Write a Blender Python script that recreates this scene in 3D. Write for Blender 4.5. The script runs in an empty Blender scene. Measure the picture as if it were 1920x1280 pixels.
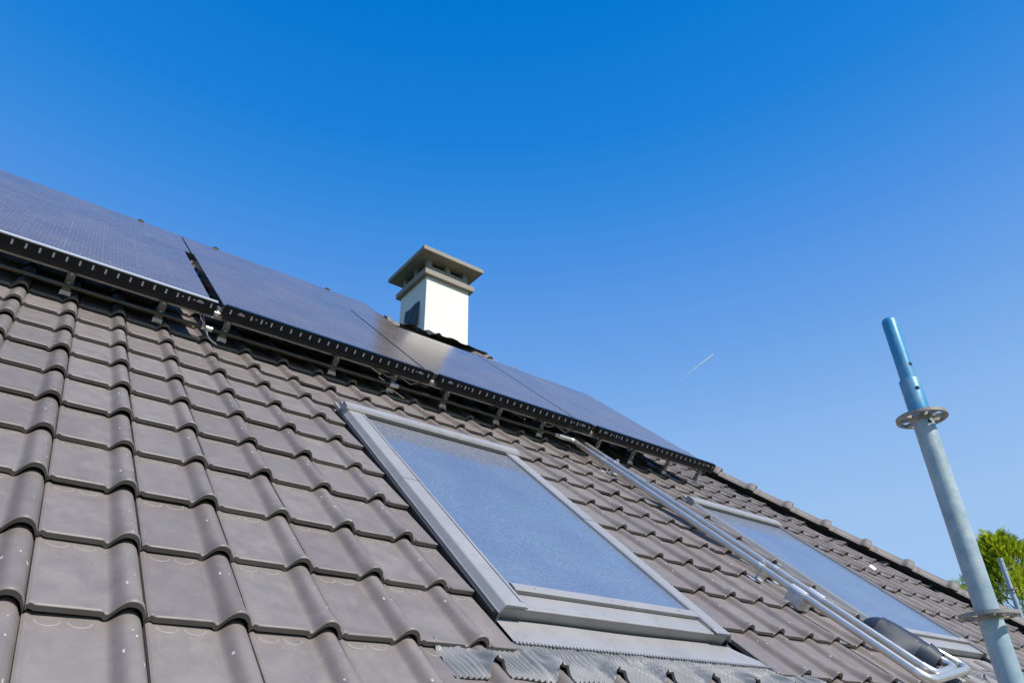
import bpy, bmesh, math, random
import numpy as np
from mathutils import Matrix, Vector
random.seed(7); rng = np.random.default_rng(7)
sc = bpy.context.scene
# ---------------------------------------------------------------- frames
S = 0.215            # one tile width in metres: every length below is in tile widths
TH = 0.7267538657    # roof pitch
Z0 = 6.0             # height of the roof frame's origin above the garden (m)
G = 1.3394           # tile gauge
CT, ST = math.cos(TH), math.sin(TH)
SUN = Vector((0.14, -0.697, 0.717)).normalized()
def P(u, v, n=0.0):  # roof coordinates (right, up-slope, off the roof) -> world metres
    return Vector((u*S, (v*CT-n*ST)*S, (v*ST+n*CT)*S+Z0))
def Wd(x, y, z):     # world axes in tile widths -> metres
    return Vector((x*S, y*S, z*S+Z0))
def RF(u=0, v=0, n=0):
    return Matrix.Translation(P(u, v, n)) @ Matrix.Rotation(TH, 4, 'X')
def WF(x=0, y=0, z=0, rz=0):
    return Matrix.Translation(Wd(x, y, z)) @ Matrix.Rotation(rz, 4, 'Z')
# ---------------------------------------------------------------- camera
R = [[0.7915674748, -0.4687111129, 0.3920852272], [0.3005322003, -0.2600696149, -0.9176296595], [0.5320726730, 0.8442000285, -0.0649998662]]
cam_d = bpy.data.cameras.new('Camera'); cam = bpy.data.objects.new('Camera', cam_d); sc.collection.objects.link(cam)
rx, ry, rz_ = [Matrix.Rotation(TH, 3, 'X') @ Vector(r) for r in R]
M3 = Matrix((rx, -ry, -rz_)).transposed()
cam.matrix_world = Matrix.Translation(P(-1.65661238, -6.65307649, 4.24135039)) @ M3.to_4x4()
cam_d.sensor_width = 36; cam_d.lens = 1346.3019/1920*36
cam_d.clip_start = 0.02; cam_d.clip_end = 40000
sc.camera = cam
# ---------------------------------------------------------------- world and sun
w = bpy.data.worlds.new("World"); sc.world = w; w.use_nodes = True
nt = w.node_tree; nt.nodes.clear()
sky = nt.nodes.new('ShaderNodeTexSky'); sky.sky_type = 'NISHITA'; sky.sun_disc = False
sky.sun_elevation = math.asin(SUN.z); sky.sun_rotation = math.atan2(SUN.x, SUN.y)
sky.altitude = 0; sky.air_density = 1.0; sky.dust_density = 0.3; sky.ozone_density = 2.0
SKY_STRENGTH = 0.1; EXPO = 0.25
sep = nt.nodes.new('ShaderNodeSeparateColor'); com = nt.nodes.new('ShaderNodeCombineColor')
nt.links.new(sky.outputs[0], sep.inputs[0])
tcw = nt.nodes.new('ShaderNodeTexCoord'); sxw = nt.nodes.new('ShaderNodeSeparateXYZ'); nt.links.new(tcw.outputs['Generated'], sxw.inputs[0]); geo_z = sxw.outputs[2]
# the camera's colour response to a clear sky (view independent): sky radiance in, exposed radiance out, per channel
RESP = (((0, 0), (.66, 0), (.80, .050), (.92, .085), (1.10, .105), (1.35, .225), (1.76, .335), (6, .50)),
        ((0, .02), (1.08, .172), (1.35, .240), (1.80, .285), (2.25, .45), (2.85, .545), (8, .62)),
        ((0, .30), (2.05, .62), (2.5, .72), (3.82, .84), (4.5, .86), (8, .86)))
for i, st in enumerate(RESP):
    mx_ = st[-1][0]
    dv = nt.nodes.new('ShaderNodeMath'); dv.operation = 'DIVIDE'; dv.inputs[1].default_value = mx_
    rp = nt.nodes.new('ShaderNodeValToRGB'); e = rp.color_ramp.elements
    while len(e) < len(st): e.new(0.5)
    for q_, (x_, y_) in zip(e, st): q_.position = x_/mx_; q_.color = (y_, y_, y_, 1)
    m_ = nt.nodes.new('ShaderNodeMath'); m_.operation = 'DIVIDE'; m_.inputs[1].default_value = SKY_STRENGTH*2**EXPO
    el = nt.nodes.new('ShaderNodeValToRGB'); ee = el.color_ramp.elements
    st2 = (((.54, 1), (.66, .66), (.76, .2), (.88, 0)), ((.56, 1), (.68, .96), (.80, 1), (1, 1)), ((.6, 1), (.68, .96), (.8, 1), (1, 1)))[i]
    while len(ee) < 4: ee.new(.5)
    for q_, (x_, y_) in zip(ee, st2): q_.position = x_; q_.color = (y_, y_, y_, 1)
    nt.links.new(geo_z, el.inputs[0]); mz_ = nt.nodes.new('ShaderNodeMath'); mz_.operation = 'MULTIPLY'
    nt.links.new(sep.outputs[i], dv.inputs[0]); nt.links.new(dv.outputs[0], rp.inputs[0]); nt.links.new(rp.outputs[0], mz_.inputs[0]); nt.links.new(el.outputs[0], mz_.inputs[1]); nt.links.new(mz_.outputs[0], m_.inputs[0]); nt.links.new(m_.outputs[0], com.inputs[i])
bg = nt.nodes.new('ShaderNodeBackground'); bg.inputs[1].default_value = SKY_STRENGTH
out = nt.nodes.new('ShaderNodeOutputWorld')
gr_ = nt.nodes.new('ShaderNodeValToRGB'); ge = gr_.color_ramp.elements        # clear-day falloff from horizon to zenith
gst = ((0, (.42, .62, .90)), (.27, (.330, .539, .863)), (.37, (.255, .472, .84)), (.48, (.160, .375, .80)), (.59, (.078, .295, .762)), (.65, (.040, .258, .735)), (.72, (.012, .218, .69)), (.83, (.001, .176, .615)), (1, (0, .15, .55)))
while len(ge) < len(gst): ge.new(.5)
for q_, (x_, c_) in zip(ge, gst): q_.position = x_; q_.color = (*c_, 1)
nt.links.new(geo_z, gr_.inputs[0])
gsc = nt.nodes.new('ShaderNodeVectorMath'); gsc.operation = 'SCALE'; gsc.inputs[3].default_value = 1/(SKY_STRENGTH*2**EXPO); nt.links.new(gr_.outputs[0], gsc.inputs[0])
gmx = nt.nodes.new('ShaderNodeMix'); gmx.data_type = 'RGBA'; gmx.inputs[0].default_value = .86
nt.links.new(com.outputs[0], gmx.inputs[6]); nt.links.new(gsc.outputs[0], gmx.inputs[7]); nt.links.new(gmx.outputs[2], bg.inputs[0]); nt.links.new(bg.outputs[0], out.inputs[0])
sl = bpy.data.lights.new('Sun', 'SUN'); sl.energy = 5.0; sl.angle = math.radians(0.55); sl.color = (1.0, 0.94, 0.86)
so = bpy.data.objects.new('Sun', sl); sc.collection.objects.link(so)
so.rotation_euler = SUN.to_track_quat('Z', 'Y').to_euler()
sc.view_settings.view_transform = 'Standard'; sc.view_settings.look = 'None'
sc.view_settings.exposure = EXPO; sc.view_settings.gamma = 1.0
# ---------------------------------------------------------------- materials
def mat(name, col=(0.5,)*3, rough=0.5, metal=0.0, spec=0.5, **k):
    m = bpy.data.materials.new(name); m.use_nodes = True
    b = m.node_tree.nodes['Principled BSDF']
    b.inputs['Base Color'].default_value = (*col, 1); b.inputs['Roughness'].default_value = rough
    b.inputs['Metallic'].default_value = metal; b.inputs['Specular IOR Level'].default_value = spec
    for kk, v in k.items(): b.inputs[kk.replace('_', ' ')].default_value = v
    return m
def N(m, t, **k):
    n = m.node_tree.nodes.new(t)
    for a, v in k.items():
        if a.startswith('i_'): n.inputs[a[2:].replace('_', ' ')].default_value = v
        else: setattr(n, a, v)
    return n
def L(m, a, b): m.node_tree.links.new(a, b)
def bsdf(m): return m.node_tree.nodes['Principled BSDF']
def coords(m, kind='Object', scale=(1, 1, 1)):
    c = N(m, 'ShaderNodeTexCoord'); mp = N(m, 'ShaderNodeMapping'); mp.inputs['Scale'].default_value = scale
    L(m, c.outputs[kind], mp.inputs[0]); return mp.outputs[0]
def ramp(m, fac, stops):
    r = N(m, 'ShaderNodeValToRGB'); e = r.color_ramp.elements
    while len(e) < len(stops): e.new(0.5)
    for q, (p, c) in zip(e, stops): q.position = p; q.color = (*c, 1) if len(c) == 3 else c
    L(m, fac, r.inputs[0]); return r.outputs[0]
def math_(m, op, a, b=None):
    n = N(m, 'ShaderNodeMath', operation=op)
    for i, x in enumerate((a, b)):
        if x is None: continue
        if isinstance(x, (int, float)): n.inputs[i].default_value = x
        else: L(m, x, n.inputs[i])
    return n.outputs[0]
def mixc(m, fac, a, b, blend='MIX'):
    n = N(m, 'ShaderNodeMix', data_type='RGBA', blend_type=blend)
    for i, x in ((0, fac), (6, a), (7, b)):
        if isinstance(x, (int, float)): n.inputs[i].default_value = x
        elif isinstance(x, tuple): n.inputs[i].default_value = (*x, 1)
        else: L(m, x, n.inputs[i])
    return n.outputs[2]
def bump(m, h, strength=0.3, dist=0.002, chain=None):
    b = N(m, 'ShaderNodeBump'); b.inputs['Strength'].default_value = strength; b.inputs['Distance'].default_value = dist
    L(m, h, b.inputs['Height'])
    if chain: L(m, chain, b.inputs['Normal'])
    return b.outputs[0]
def noise(m, vec, scale, detail=4, rough=0.55):
    n = N(m, 'ShaderNodeTexNoise'); n.inputs['Scale'].default_value = scale; n.inputs['Detail'].default_value = detail; n.inputs['Roughness'].default_value = rough
    L(m, vec, n.inputs['Vector']); return n.outputs['Fac']
K = 0.86
def scaled(m, c): return mixc(m, 1.0, c, (K, K, K), 'MULTIPLY')
def varied(name, col, rough, metal=0.0, amount=0.25, scale=8, bstr=0.15, bscale=60, spec=0.5, dirt=None, **k):
    if metal < .5: col = tuple(c*K for c in col); dirt = dirt and tuple(c*K for c in dirt)
    m = mat(name, col, rough, metal, spec, **k); v = coords(m); n1 = noise(m, v, scale)
    lo = tuple(c*(1-amount) for c in col); hi = tuple(min(1, c*(1+amount)) for c in col)
    c = ramp(m, n1, ((0.3, lo), (0.7, hi)))
    if dirt:
        n3 = noise(m, v, scale*2.7, 6, 0.65); c = mixc(m, ramp(m, n3, ((0.52, (0, 0, 0)), (0.72, (1, 1, 1)))), c, dirt)
    L(m, c, bsdf(m).inputs['Base Color'])
    n2 = noise(m, v, bscale, 5); L(m, bump(m, n2, bstr, 0.002), bsdf(m).inputs['Normal'])
    r = math_(m, 'ADD', math_(m, 'MULTIPLY', n1, 0.3*rough), rough*0.85); L(m, r, bsdf(m).inputs['Roughness'])
    return m
def tile_material():
    m = mat('clay_tile', (0.2, 0.18, 0.18), 0.42, 0, 0.38)
    v = coords(m); at = N(m, 'ShaderNodeAttribute', attribute_name='rnd'); uv = N(m, 'ShaderNodeUVMap', uv_map='UVMap').outputs[0]
    big = noise(m, v, 0.9, 3); mid = noise(m, v, 14, 5, 0.6)
    c = ramp(m, big, ((0.3, (0.186, 0.163, 0.152)), (0.7, (0.226, 0.201, 0.187))))
    c = mixc(m, ramp(m, mid, ((0.35, (0, 0, 0)), (0.75, (1, 1, 1)))), c, (0.252, 0.224, 0.206))
    c = mixc(m, math_(m, 'MULTIPLY', at.outputs['Fac'], 0.45), c, (0.150, 0.124, 0.119))
    sx = N(m, 'ShaderNodeSeparateXYZ'); L(m, uv, sx.inputs[0]); s, t = sx.outputs[0], sx.outputs[1]
    # shaded left flank of the roll, painted in as a darker brown stripe
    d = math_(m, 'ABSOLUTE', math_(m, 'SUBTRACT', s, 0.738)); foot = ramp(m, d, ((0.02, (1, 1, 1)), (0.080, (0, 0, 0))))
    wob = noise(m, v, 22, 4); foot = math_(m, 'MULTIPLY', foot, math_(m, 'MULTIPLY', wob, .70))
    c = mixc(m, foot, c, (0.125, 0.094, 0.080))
    # weather stains: irregular darker blotches and paler washed patches
    mpw = N(m, 'ShaderNodeMapping'); mpw.inputs['Scale'].default_value = (1.6, .7, 1); L(m, v, mpw.inputs[0])
    st1 = ramp(m, noise(m, mpw.outputs[0], 5.5, 7, .72), ((.50, (0,)*3), (.66, (.42,)*3))); c = mixc(m, st1, c, (0.150, 0.128, 0.118))
    st2 = ramp(m, noise(m, v, 31, 6, .75), ((.60, (0,)*3), (.72, (.35,)*3))); c = mixc(m, st2, c, (0.33, 0.30, 0.28))
    # white specks, mostly along the rolls
    mp = N(m, 'ShaderNodeMapping'); mp.inputs['Scale'].default_value = (1.0, 0.55, 0.55); L(m, v, mp.inputs[0])
    vo = N(m, 'ShaderNodeTexVoronoi', feature='F1'); vo.inputs['Scale'].default_value = 25; L(m, mp.outputs[0], vo.inputs['Vector'])
    sp = math_(m, 'LESS_THAN', math_(m, 'ADD', vo.outputs['Distance'], math_(m, 'MULTIPLY', noise(m, v, 160, 2), 0.12)), 0.125)
    sc_ = N(m, 'ShaderNodeSeparateColor'); L(m, vo.outputs['Color'], sc_.inputs[0])
    onroll = ramp(m, s, ((0.66, (0.06,)*3), (0.74, (0.75,)*3), (0.97, (0.75,)*3)))
    sp = math_(m, 'MULTIPLY', sp, math_(m, 'LESS_THAN', sc_.outputs[0], onroll))
    ra = at.outputs['Fac']
    for s0, t0, tv_, ws, wt, seed in ((.775, .35, .75, .011, .030, 3.7), (.93, .18, .55, .010, .034, 11.3), (.86, .55, .6, .007, .018, 23.1)):
        fr_ = math_(m, 'FRACT', math_(m, 'MULTIPLY', ra, seed*7.0)); fs_ = math_(m, 'FRACT', math_(m, 'MULTIPLY', ra, seed*3.1))
        dx = math_(m, 'DIVIDE', math_(m, 'SUBTRACT', s, math_(m, 'ADD', s0, math_(m, 'MULTIPLY', fs_, .035))), ws)
        dy = math_(m, 'DIVIDE', math_(m, 'SUBTRACT', t, math_(m, 'ADD', t0, math_(m, 'MULTIPLY', fr_, tv_))), wt)
        q2 = math_(m, 'ADD', math_(m, 'ADD', math_(m, 'MULTIPLY', dx, dx), math_(m, 'MULTIPLY', dy, dy)), math_(m, 'MULTIPLY', math_(m, 'SUBTRACT', noise(m, v, 150, 2), .5), 2.5))
        sp = math_(m, 'MAXIMUM', sp, math_(m, 'MULTIPLY', math_(m, 'GREATER_THAN', math_(m, 'FRACT', math_(m, 'MULTIPLY', ra, seed*13.0)), .30), math_(m, 'LESS_THAN', q2, .75)))
    c = mixc(m, math_(m, 'MULTIPLY', sp, .8), c, (0.60, 0.57, 0.53))
    # fine vertical scratches / efflorescence
    mp2 = N(m, 'ShaderNodeMapping'); mp2.inputs['Scale'].default_value = (60, 5, 5); L(m, v, mp2.inputs[0])
    scr = ramp(m, noise(m, mp2.outputs[0], 1.0, 3), ((0.70, (0, 0, 0)), (0.80, (1, 1, 1))))
    c = mixc(m, math_(m, 'MULTIPLY', scr, 0.25), c, (0.42, 0.39, 0.36))
    L(m, c, bsdf(m).inputs['Base Color'])
    r = ramp(m, mid, ((0.3, (0.40,)*3), (0.8, (0.58,)*3))); L(m, r, bsdf(m).inputs['Roughness'])
    # two pressed half-moon marks near the head of every tile, as relief
    hs = None
    for cx in (0.20, 0.46):
        a = math_(m, 'DIVIDE', math_(m, 'SUBTRACT', s, cx), 0.105); b = math_(m, 'DIVIDE', math_(m, 'SUBTRACT', 1.285, t), 0.085)
        rr = math_(m, 'SQRT', math_(m, 'ADD', math_(m, 'MULTIPLY', a, a), math_(m, 'MULTIPLY', b, b)))
        ring = ramp(m, rr, ((0.80, (1,)*3), (0.92, (0,)*3), (1.0, (0.9,)*3))); 
        ring2 = ramp(m, math_(m, 'ABSOLUTE', math_(m, 'SUBTRACT', rr, 0.93)), ((0.04, (0,)*3), (0.17, (1,)*3)))
        above = math_(m, 'GREATER_THAN', t, 1.287); ring2 = math_(m, 'MAXIMUM', ring2, above)
        hs = ring2 if hs is None else math_(m, 'MINIMUM', hs, ring2)
    inv = math_(m, 'SUBTRACT', 1.0, hs)
    mk_ = math_(m, 'MULTIPLY', inv, math_(m, 'MULTIPLY', noise(m, v, 35, 3), 1.5)); c2_ = mixc(m, mk_, c, (0.32, 0.30, 0.285)); L(m, scaled(m, c2_), bsdf(m).inputs['Base Color'])  # half-moon rims also lightened, their highlights painted into the colour
    b0 = bump(m, inv, 0.5, 0.003)
    grain = noise(m, v, 170, 4, 0.6); mp3 = N(m, 'ShaderNodeMapping'); mp3.inputs['Scale'].default_value = (12, 90, 90); L(m, v, mp3.inputs[0])
    streak = noise(m, mp3.outputs[0], 1.0, 3)
    h = math_(m, 'ADD', math_(m, 'MULTIPLY', grain, 0.5), math_(m, 'MULTIPLY', streak, 0.6))
    L(m, bump(m, h, 0.42, 0.0022, b0), bsdf(m).inputs['Normal'])
    return m
MT = tile_material()
M_cap = varied('ridge_clay', (0.160, 0.137, 0.130), 0.62, amount=0.18, scale=12, bscale=120, dirt=(0.13, 0.11, 0.10))
M_deck = mat('roof_felt', (0.012, 0.012, 0.013), 0.9)
M_black = varied('black_anodised', (0.075, 0.065, 0.065), 0.22, 0.0, amount=0.3, scale=20, bstr=0.05, spec=0.6)
M_rail = varied('black_profile', (0.006, 0.008, 0.012), 0.30, 0.0, amount=0.25, scale=16, bstr=0.05, spec=0.3)
M_hole = mat('hole', (0.003, 0.003, 0.003), 0.9)
M_slot = mat('pale_metal_and_light', (0.55, 0.57, 0.60), 0.45, 0.35)
M_alu = varied('mill_aluminium', (0.42, 0.41, 0.39), 0.35, 0.8, amount=0.2, scale=20, bstr=0.08)
M_hook = varied('hook_steel', (0.16, 0.15, 0.14), 0.42, 0.5, amount=0.25, scale=25)
M_clad = varied('grey_cladding', (0.315, 0.31, 0.315), 0.40, 0.0, amount=0.07, scale=5, bstr=0.05, bscale=30, dirt=(0.27, 0.262, 0.252))
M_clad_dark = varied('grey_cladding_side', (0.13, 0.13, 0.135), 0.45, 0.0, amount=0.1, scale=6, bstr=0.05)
M_rubber_shade = mat('rubber_and_gap_shade', (0.02, 0.02, 0.022), 0.6)
M_steel = varied('stainless', (0.66, 0.61, 0.55), 0.31, 0.82, amount=0.05, scale=12, bstr=0.008, bscale=40)
M_steel_fit = varied('stainless_fitting', (0.74, 0.70, 0.65), 0.30, 0.80, amount=0.1, scale=20, bstr=0.02, bscale=60)
M_bronze = varied('weathered_steel', (0.10, 0.092, 0.078), 0.34, 0.9, amount=0.2, scale=18)
M_galv = varied('galvanised', (0.55, 0.56, 0.57), 0.45, 0.6, amount=0.2, scale=30, bstr=0.1)
M_white = varied('white_render', (0.80, 0.775, 0.71), 0.85, amount=0.03, scale=2, bstr=0.25, bscale=220, spec=0.2, dirt=(0.74, 0.71, 0.64))
M_conc = varied('grey_concrete', (0.31, 0.28, 0.235), 0.8, amount=0.1, scale=6, bstr=0.3, bscale=90, dirt=(0.29, 0.265, 0.23), spec=0.3)
M_fin = mat('vent_fin', (0.50, 0.47, 0.41), 0.7)
M_dark = mat('dark_inside', (0.02, 0.02, 0.02), 0.9)
M_plastic = varied('slate_plastic', (0.034, 0.044, 0.068), 0.45, amount=0.08, scale=6, bstr=0.03, spec=0.22)
M_cable = mat('cable_sheath', (0.22, 0.20, 0.18), 0.5)
def lead_mat(name, col):
    m = varied(name, col, 0.5, 0.0, amount=0.14, scale=7, bstr=0.3, bscale=80, dirt=tuple(c*0.75 for c in col)); return m
M_lead = lead_mat('pleated_lead', (0.225, 0.228, 0.232))
M_flash = varied('black_flashing', (0.042, 0.041, 0.041), 0.55, 0.1, amount=0.3, scale=9, bstr=0.4, bscale=25)
M_patch = varied('bitumen_patch', (0.022, 0.024, 0.030), 0.6, amount=0.3, scale=14, bstr=0.5, bscale=40)
def panel_material():
    m = mat('solar_glass', (0.10, 0.095, 0.12), 0.17, 0.0, 0.42)
    b = bsdf(m); v = coords(m); b.inputs['Specular Tint'].default_value = (1, .84, .68, 1)
    mp = N(m, 'ShaderNodeMapping'); mp.inputs['Scale'].default_value = (1.0, 0.22, 1.0); L(m, v, mp.inputs[0])
    wv = noise(m, mp.outputs[0], 95, 2, 0.5)          # embossed vertical ticks of the textured glass
    sx = N(m, 'ShaderNodeSeparateXYZ'); L(m, v, sx.inputs[0])
    fr = math_(m, 'FRACT', math_(m, 'MULTIPLY', sx.outputs[0], 52.0)); tick = math_(m, 'LESS_THAN', fr, 0.30)
    tick = math_(m, 'MULTIPLY', tick, ramp(m, wv, ((0.47, (0,)*3), (0.6, (1,)*3))))
    lg = noise(m, v, 2.2, 4)
    c = ramp(m, lg, ((0.3, (0.135, 0.108, 0.096)), (0.7, (0.180, 0.146, 0.128))))
    c = mixc(m, math_(m, 'MULTIPLY', tick, 0.5), c, (0.30, 0.29, 0.31))
    for ax_ in (0, 1):
        f2 = math_(m, 'FRACT', math_(m, 'MULTIPLY', sx.outputs[ax_], 5.6)); ln_ = math_(m, 'LESS_THAN', f2, .022)
        c = mixc(m, math_(m, 'MULTIPLY', ln_, .25), c, (.30, .28, .28))
    smear = ramp(m, noise(m, v, 3.7, 6, .7), ((.52, (0,)*3), (.68, (.35,)*3))); c = mixc(m, smear, c, (.24, .205, .18))
    dust = ramp(m, noise(m, v, 55, 5, 0.7), ((0.71, (0,)*3), (0.76, (1,)*3)))
    c = mixc(m, math_(m, 'MULTIPLY', dust, 0.35), c, (0.5, 0.5, 0.5))
    L(m, scaled(m, c), b.inputs['Base Color'])
    L(m, bump(m, wv, 0.10, 0.001), b.inputs['Normal'])
    L(m, ramp(m, lg, ((0.3, (0.13,)*3), (0.7, (0.20,)*3))), b.inputs['Roughness'])
    return m
M_panel = panel_material()
def pane_material():
    m = mat('roof_window_glass', (0.13, 0.2, 0.36), 0.16, 0.0, 0.5); b = bsdf(m); v = coords(m)
    b.inputs['IOR'].default_value = 1.9
    fine = noise(m, v, 130, 6, 0.75); med = noise(m, v, 32, 5, 0.7); lg = noise(m, v, 3, 3)
    c = ramp(m, fine, ((0.40, (0.118, 0.160, 0.235)), (0.60, (0.205, 0.262, 0.350))))
    c = mixc(m, ramp(m, lg, ((0.4, (0,)*3), (0.7, (0.4,)*3))), c, (0.11, 0.12, 0.24))
    sp = ramp(m, noise(m, v, 75, 5, 0.8), ((0.70, (0,)*3), (0.74, (1,)*3)))
    c = mixc(m, math_(m, 'MULTIPLY', sp, 0.6), c, (0.55, 0.62, 0.72))
    gc = N(m, 'ShaderNodeTexCoord'); gx = N(m, 'ShaderNodeSeparateXYZ'); L(m, gc.outputs['Generated'], gx.inputs[0])   # greyer, less glossy band along the upper edge
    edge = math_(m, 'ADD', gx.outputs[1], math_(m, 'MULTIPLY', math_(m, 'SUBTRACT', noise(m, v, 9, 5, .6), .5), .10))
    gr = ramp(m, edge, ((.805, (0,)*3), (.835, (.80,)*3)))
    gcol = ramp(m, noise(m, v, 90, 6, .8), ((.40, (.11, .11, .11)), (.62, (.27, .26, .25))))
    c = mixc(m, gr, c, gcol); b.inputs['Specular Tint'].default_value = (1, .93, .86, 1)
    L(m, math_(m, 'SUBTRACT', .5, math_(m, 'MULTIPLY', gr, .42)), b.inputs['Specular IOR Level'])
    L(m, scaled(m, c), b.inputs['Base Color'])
    L(m, bump(m, fine, 0.55, 0.0016, bump(m, med, 0.25, 0.002)), b.inputs['Normal'])
    L(m, ramp(m, med, ((0.3, (0.14,)*3), (0.7, (0.26,)*3))), b.inputs['Roughness'])
    return m
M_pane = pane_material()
def pole_material(name, paint):
    m = mat(name, (0.45, 0.5, 0.5), 0.42, 0.08); b = bsdf(m); v = coords(m)
    n1 = noise(m, v, 17, 7, 0.72); n2 = noise(m, v, 60, 4)
    c = ramp(m, n1, ((0.3, (0.20, 0.30, 0.345)), (0.52, (0.34, 0.42, 0.45)), (0.72, (0.52, 0.55, 0.55))))
    if not paint:
        tl = ramp(m, noise(m, v, 3.2, 3), ((.46, (0,)*3), (.66, (.42,)*3))); c = mixc(m, tl, c, (.20, .37, .45))
        rs_ = ramp(m, noise(m, v, 26, 6, .7), ((.60, (0,)*3), (.70, (.5,)*3))); c = mixc(m, rs_, c, (.30, .27, .24))
    if paint:
        mp = N(m, 'ShaderNodeMapping'); mp.inputs['Scale'].default_value = (1, 1, 0.35); L(m, v, mp.inputs[0])
        f = ramp(m, noise(m, mp.outputs[0], 13, 6, 0.7), ((0.36, (0,)*3), (0.44, (.6,)*3), (0.54, (1,)*3)))
        c = mixc(m, f, c, (0.03, 0.25, 0.45))
    spt = ramp(m, noise(m, v, 45, 5, 0.7), ((0.68, (0,)*3), (0.74, (1,)*3)))
    c = mixc(m, math_(m, 'MULTIPLY', spt, .7), c, (0.20, 0.21, 0.22) if not paint else (0.7, 0.68, 0.64))
    L(m, c, b.inputs['Base Color']); L(m, bump(m, n2, 0.12, 0.002), b.inputs['Normal'])
    return m
M_pole = pole_material('galvanised_tube', False); M_spigot = pole_material('blue_painted_tube', True)
# ---------------------------------------------------------------- mesh builder
class MB:
    def __init__(s): s.v = []; s.f = []; s.mi = []; s.sm = []
    def add(s, vs, fs, mi=0, smooth=False):
        o = len(s.v); s.v += [tuple(q) for q in vs]
        for f in fs: s.f.append(tuple(i+o for i in f)); s.mi.append(mi); s.sm.append(smooth)
    def box(s, a, b, mi=0, bev=0.0):
        x0, y0, z0 = [min(p, q) for p, q in zip(a, b)]; x1, y1, z1 = [max(p, q) for p, q in zip(a, b)]
        if bev <= 0:
            s.add([(x0,y0,z0),(x1,y0,z0),(x1,y1,z0),(x0,y1,z0),(x0,y0,z1),(x1,y0,z1),(x1,y1,z1),(x0,y1,z1)],
                  [(0,3,2,1),(4,5,6,7),(0,1,5,4),(1,2,6,5),(2,3,7,6),(3,0,4,7)], mi); return
        bm = bmesh.new(); bmesh.ops.create_cube(bm, size=1)
        for q in bm.verts: q.co = Vector(((x0+x1)/2+q.co.x*(x1-x0), (y0+y1)/2+q.co.y*(y1-y0), (z0+z1)/2+q.co.z*(z1-z0)))
        bmesh.ops.bevel(bm, geom=bm.edges[:], offset=bev, segments=2, affect='EDGES', profile=0.6)
        bm.verts.index_update(); s.add([q.co for q in bm.verts], [[q.index for q in f.verts] for f in bm.faces], mi); bm.free()
    def prism(s, prof, x0, x1, mi=0, axis=0, close=True):   # profile of (a,b) pairs swept along an axis
        n = len(prof); vs = []
        for x in (x0, x1):
            for a, b in prof: vs.append((x, a, b) if axis == 0 else ((a, x, b) if axis == 1 else (a, b, x)))
        fs = [(i, (i+1) % n, n+(i+1) % n, n+i) for i in range(n if close else n-1)]
        if close: fs += [tuple(range(n))[::-1], tuple(range(n, 2*n))]
        s.add(vs, fs, mi)
    def tube(s, pts, r, seg=16, mi=0, caps=True, smooth=True):
        pts = [Vector(p) for p in pts]; rr = r if isinstance(r, (list, tuple)) else [r]*len(pts)
        t0 = (pts[1]-pts[0]).normalized(); a = t0.orthogonal().normalized(); vs = []
        for i, p in enumerate(pts):
            t = (pts[min(i+1, len(pts)-1)]-pts[max(i-1, 0)]).normalized()
            a = (a-t*a.dot(t)).normalized(); b = t.cross(a)
            for k in range(seg):
                an = 2*math.pi*k/seg; vs.append(p+(a*math.cos(an)+b*math.sin(an))*rr[i])
        fs = [(i*seg+k, i*seg+(k+1) % seg, (i+1)*seg+(k+1) % seg, (i+1)*seg+k) for i in range(len(pts)-1) for k in range(seg)]
        s.add(vs, fs, mi, smooth)
        if caps: s.add(vs[:seg], [tuple(range(seg))[::-1]], mi); s.add(vs[-seg:], [tuple(range(seg))], mi)
    def grid(s, fn, nu, nv, mi=0, smooth=True):
        vs = [fn(i/(nu-1), j/(nv-1)) for j in range(nv) for i in range(nu)]
        s.add(vs, [(j*nu+i, j*nu+i+1, (j+1)*nu+i+1, (j+1)*nu+i) for j in range(nv-1) for i in range(nu-1)], mi, smooth)
WM = {}
def link(o, M, parent=None):
    sc.collection.objects.link(o); WM[o.name] = M
    if parent is not None:
        o.parent = parent; o.matrix_parent_inverse = Matrix.Identity(4); o.matrix_basis = WM[parent.name].inverted() @ M
    else: o.matrix_basis = M
    return o
def obj(name, mb, mats, parent=None, M=None, label=None):
    me = bpy.data.meshes.new(name); me.from_pydata([(x*S, y*S, z*S) for x, y, z in mb.v], [], mb.f)
    for m in (mats if isinstance(mats, (list, tuple)) else [mats]): me.materials.append(m)
    me.polygons.foreach_set('material_index', mb.mi); me.polygons.foreach_set('use_smooth', mb.sm); me.update()
    o = bpy.data.objects.new(name, me)
    if label: o['label'] = label
    if M is None: M = WM[parent.name] if parent is not None else Matrix.Identity(4)
    return link(o, M, parent)
def tag(o, label=None, cat=None, group=None, kind=None):
    for k, v in (('label', label), ('category', cat), ('group', group), ('kind', kind)):
        if v: o[k] = v
    return o
def empty(name, M, label, cat, group=None):
    o = bpy.data.objects.new(name, None); o.empty_display_size = 0.1; link(o, M); return tag(o, label, cat, group)
ZF = Matrix.Translation((0, 0, Z0))      # world axes, origin of the roof frame
# ---------------------------------------------------------------- ground
gm = mat('lawn', (0.06, 0.10, 0.03), 0.9); gv = coords(gm)
L(gm, ramp(gm, noise(gm, gv, 0.6, 6), ((0.3, (0.035, 0.06, 0.018)), (0.7, (0.08, 0.12, 0.035)))), bsdf(gm).inputs['Base Color'])
mb = MB(); q = 15000/S; mb.add([(-q, -q, 0), (q, -q, 0), (q, q, 0), (-q, q, 0)], [(0, 1, 2, 3)])
tag(obj('ground', mb, gm, M=Matrix.Identity(4)), kind='structure')
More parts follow.
